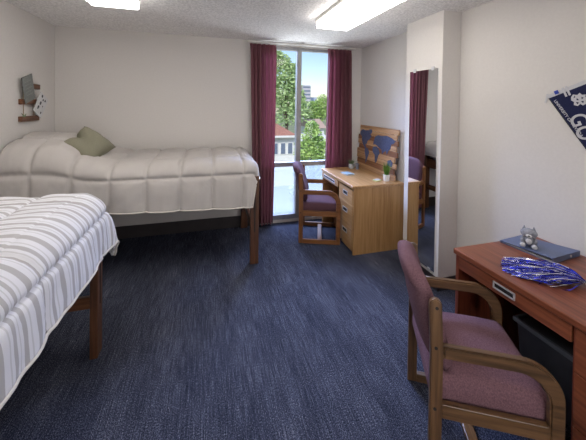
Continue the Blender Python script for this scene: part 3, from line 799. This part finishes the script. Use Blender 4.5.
# ------------------------------------------------------------------ outside the window
GZ = -4.6
struct('ground', box(bm_new(), -60, 90, 6, 200, GZ-.3, GZ), plain('lawn', srgb(120, 130, 96), srgb(146, 150, 120), .95, ns=.5))
def tree(name, loc, blobs, trunk_h, n, leaf, mat, label, seed, grp='trees beyond the window'):
    t = thing(name, label, 'tree', loc, 0, grp); rd = random.Random(seed)
    b = bm_new(); tube(b, [(0, 0, 0), (.1, 0, trunk_h*.5), (0, .1, trunk_h)], [.22, .17, .08], 8)
    for (cx, cy, cz, r) in blobs[:7]: tube(b, [(0, 0, trunk_h*.55), (cx*.5, cy*.5, (trunk_h*.6+cz)/2), (cx, cy, cz)], [.09, .06, .02], 6)
    obj('trunk', b, plain(name+'_bark%d' % seed, srgb(84, 74, 62), srgb(104, 94, 80), .9), t)
    vs, fs = [], []
    for k in range(n):
        cx, cy, cz, r = rd.choice(blobs)
        d = Vector((rd.gauss(0, 1), rd.gauss(0, 1), rd.gauss(0, 1))).normalized()*r*rd.uniform(.35, 1.05)
        c = Vector((cx, cy, cz)) + d; c.z = c.z - .05*d.xy.length
        a = Vector((rd.gauss(0, 1), rd.gauss(0, 1), rd.gauss(0, .5))).normalized(); e = a.cross(Vector((rd.gauss(0, 1), rd.gauss(0, 1), rd.gauss(0, 1)))).normalized()
        s = leaf*rd.uniform(.6, 1.3); i = len(vs)
        vs += [c-a*s, c+e*s*.45, c+a*s, c-e*s*.45]; fs.append((i, i+1, i+2, i+3))
    me = bpy.data.meshes.new('foliage'); me.from_pydata(vs, [], fs); me.materials.append(mat)
    o = bpy.data.objects.new('foliage', me); COL.objects.link(o); o.parent = t
    return t
def leafmat(name, c1, c2):
    m, nt, p = new_mat(name); f = noise_node(nt, tex_in(nt, 'Object', (1, 1, 1)), 2.5, 4)
    nt.links.new(ramp(nt, f, [(.35, c1), (.65, c2)]), p.inputs['Base Color']); p.inputs['Roughness'].default_value = .6
    p.inputs['Subsurface Weight'].default_value = 0; return m
lf1 = leafmat('tree_leaf_mid', srgb(136, 168, 112), srgb(190, 212, 150)); lf2 = leafmat('tree_leaf_light', srgb(130, 166, 90), srgb(184, 210, 126))  # leaf greens paled to imitate the bright haze outside
rd = random.Random(21)
bl = [(-.8, 0, 9.2, .55), (-1.1, .2, 8.4, .7), (-.2, 0, 8.8, .6), (.2, 0, 7.8, .9), (-.9, 0, 7.3, .9), (.6, .2, 6.9, .9), (-.4, 0, 6.3, 1.1), (.9, 0, 5.9, .9), (-1.1, 0, 5.6, 1.1), (.3, 0, 5.0, 1.1), (1.2, 0, 5.0, .8), (.8, 0, 8.3, .45), (1.5, 0, 4.5, 1.0), (0, 0, 4.2, 1.2)]
tree('tree', (8.1, 31, GZ), [tuple(1.24*q for q in z) for z in bl], 7.5, 6500, .19, lf1, 'tall airy green tree seen through the left pane and mullion', 31)
bl = [(0, 0, 4.6, .55), (-.35, 0, 4.0, .6), (.35, 0, 4.1, .55), (0, 0, 3.4, .75), (-.4, 0, 3.0, .6), (.4, .2, 3.0, .6), (0, 0, 5.1, .35), (.2, 0, 2.4, .7)]
tree('tree', (5.05, 14, GZ), bl, 3.4, 6500, .085, lf2, 'small light green tree right of the mullion, just above the transom', 33)
bl = [(0, 0, 6.1, .8), (.5, 0, 5.4, .9), (-.3, 0, 5.0, .9), (1.2, 0, 6.6, 1.0), (1.4, 0, 5.2, 1.2), (0, 0, 4.1, 1.0)]
tree('tree', (13.2, 36, GZ), bl, 5, 4500, .15, lf2, 'yellow-green tree at the right edge of the window, beside the right curtain', 35)
bl = [(0, 0, .9, .5), (.5, 0, .8, .4), (-.4, 0, .7, .4)]
t = tree('shrub', (2.9, 9.5, -1.95+.35), [(0, 0, .3, .28), (.25, 0, .2, .22)], .3, 900, .05, leafmat('shrub_leaf', srgb(150, 170, 60), srgb(196, 206, 90)), 'yellow-green shrub seen through the lower left pane', 37, None)
# terrace the shrub grows on
struct('trim_terrace', box(bm_new(), -3, 9, 7.2, 11.2, -2.2, -1.6), plain('terrace_gravel', srgb(104, 110, 98), srgb(126, 130, 116), .9, ns=8))

# white house with a hipped reddish roof
siding = plain('white_siding', srgb(214, 214, 214), srgb(222, 222, 222), .7, ns=3)
roofm = plain('red_brown_shingles', srgb(150, 104, 92), srgb(176, 126, 112), .9, ns=6, scale=(1, 1, 4))
hs = thing('house', 'white house with a reddish hipped roof across the way', 'house', (1.4, 20, GZ))
obj('wall', box(bm_new(), -4.4, 4.5, 0, 7, 0, 4.1), siding, hs)
b = bm_new(); e = [(-4.8, -.45, 4.05), (4.6, -.45, 4.05), (4.6, 7.4, 4.05), (-4.8, 7.4, 4.05)]; rg = [(-1.4, 3.4, 6.0), (1.4, 3.4, 6.0)]
v = [b.verts.new(q) for q in e+rg]
for f in ((0, 1, 5, 4), (1, 2, 5), (2, 3, 4, 5), (3, 0, 4)): b.faces.new([v[i] for i in f])
b.faces.new([v[i] for i in (3, 2, 1, 0)])
obj('roof', b, roofm, hs)
obj('eaves', box(bm_new(), -4.8, 4.6, -.47, -.40, 3.93, 4.07), siding, hs)
shut = plain('dark_window_glass', srgb(96, 108, 130), srgb(116, 128, 150), .2)
for x in (-3.2, -1.7, .5, 1.6, 2.5, 3.08, 3.62, 4.14):
    w = obj('window', box(bm_new(), x-.19, x+.19, -.06, .0, 2.7, 3.55), siding, hs)
    obj('pane', box(bm_new(), x-.15, x+.15, -.075, -.055, 2.75, 3.5), shut, w)
b = bm_new()
obj('belt_trim', box(bm_new(), -4.4, 4.2, -.05, 0, 1.55, 1.7), siding, hs)
# small annexe with a pale roof to the right of it
an_ = thing('garage', 'small white building with a pale roof behind the light green tree', 'building', (11.5, 30, GZ))
obj('wall', box(bm_new(), -.7, .7, 0, 4, 0, 3.7), siding, an_)
b = bm_new(); prism(b, [(-.4, 3.7), (4.4, 3.7), (2, 4.6)], 'x', -.9, .9); obj('roof', b, plain('pale_roof', srgb(176, 150, 140), srgb(190, 164, 152), .8), an_)
# neighbouring annexe wall right of the mullion
nb = thing('shed', 'low white shed beside the white house', 'building', (7.75, 21, GZ))
obj('wall', box(bm_new(), -1.1, 1.1, 0, 3, 0, 3.5), siding, nb)
b = bm_new(); prism(b, [(-.3, 3.5), (3.3, 3.5), (1.5, 3.9)], 'x', -1.3, 1.3); obj('roof', b, siding, nb)
# distant towers
def tower(loc, w, h, c1, c2, label):
    t = thing('tower_block', label, 'building', loc, 0, 'distant tower blocks')
    obj('wall', box(bm_new(), -w/2, w/2, 0, w, 0, h), plain('tower_wall%d' % int(loc[0]), c1, c2, .7, ns=1), t)
    nb_ = int(h/1.6)
    for k in range(nb_):
        obj('window_band', box(bm_new(), -w/2+.15, w/2-.15, -.06, 0, .6+k*1.6, 1.3+k*1.6), shut, t)
tower((40.5, 120, GZ), 3.6, 14.6, srgb(176, 172, 186), srgb(186, 182, 194), 'tall grey tower block far off, just right of the mullion')
tower((45.6, 125, GZ), 3.0, 9.6, srgb(158, 170, 196), srgb(168, 180, 204), 'lower bluish tower block far off, right of the tall one')
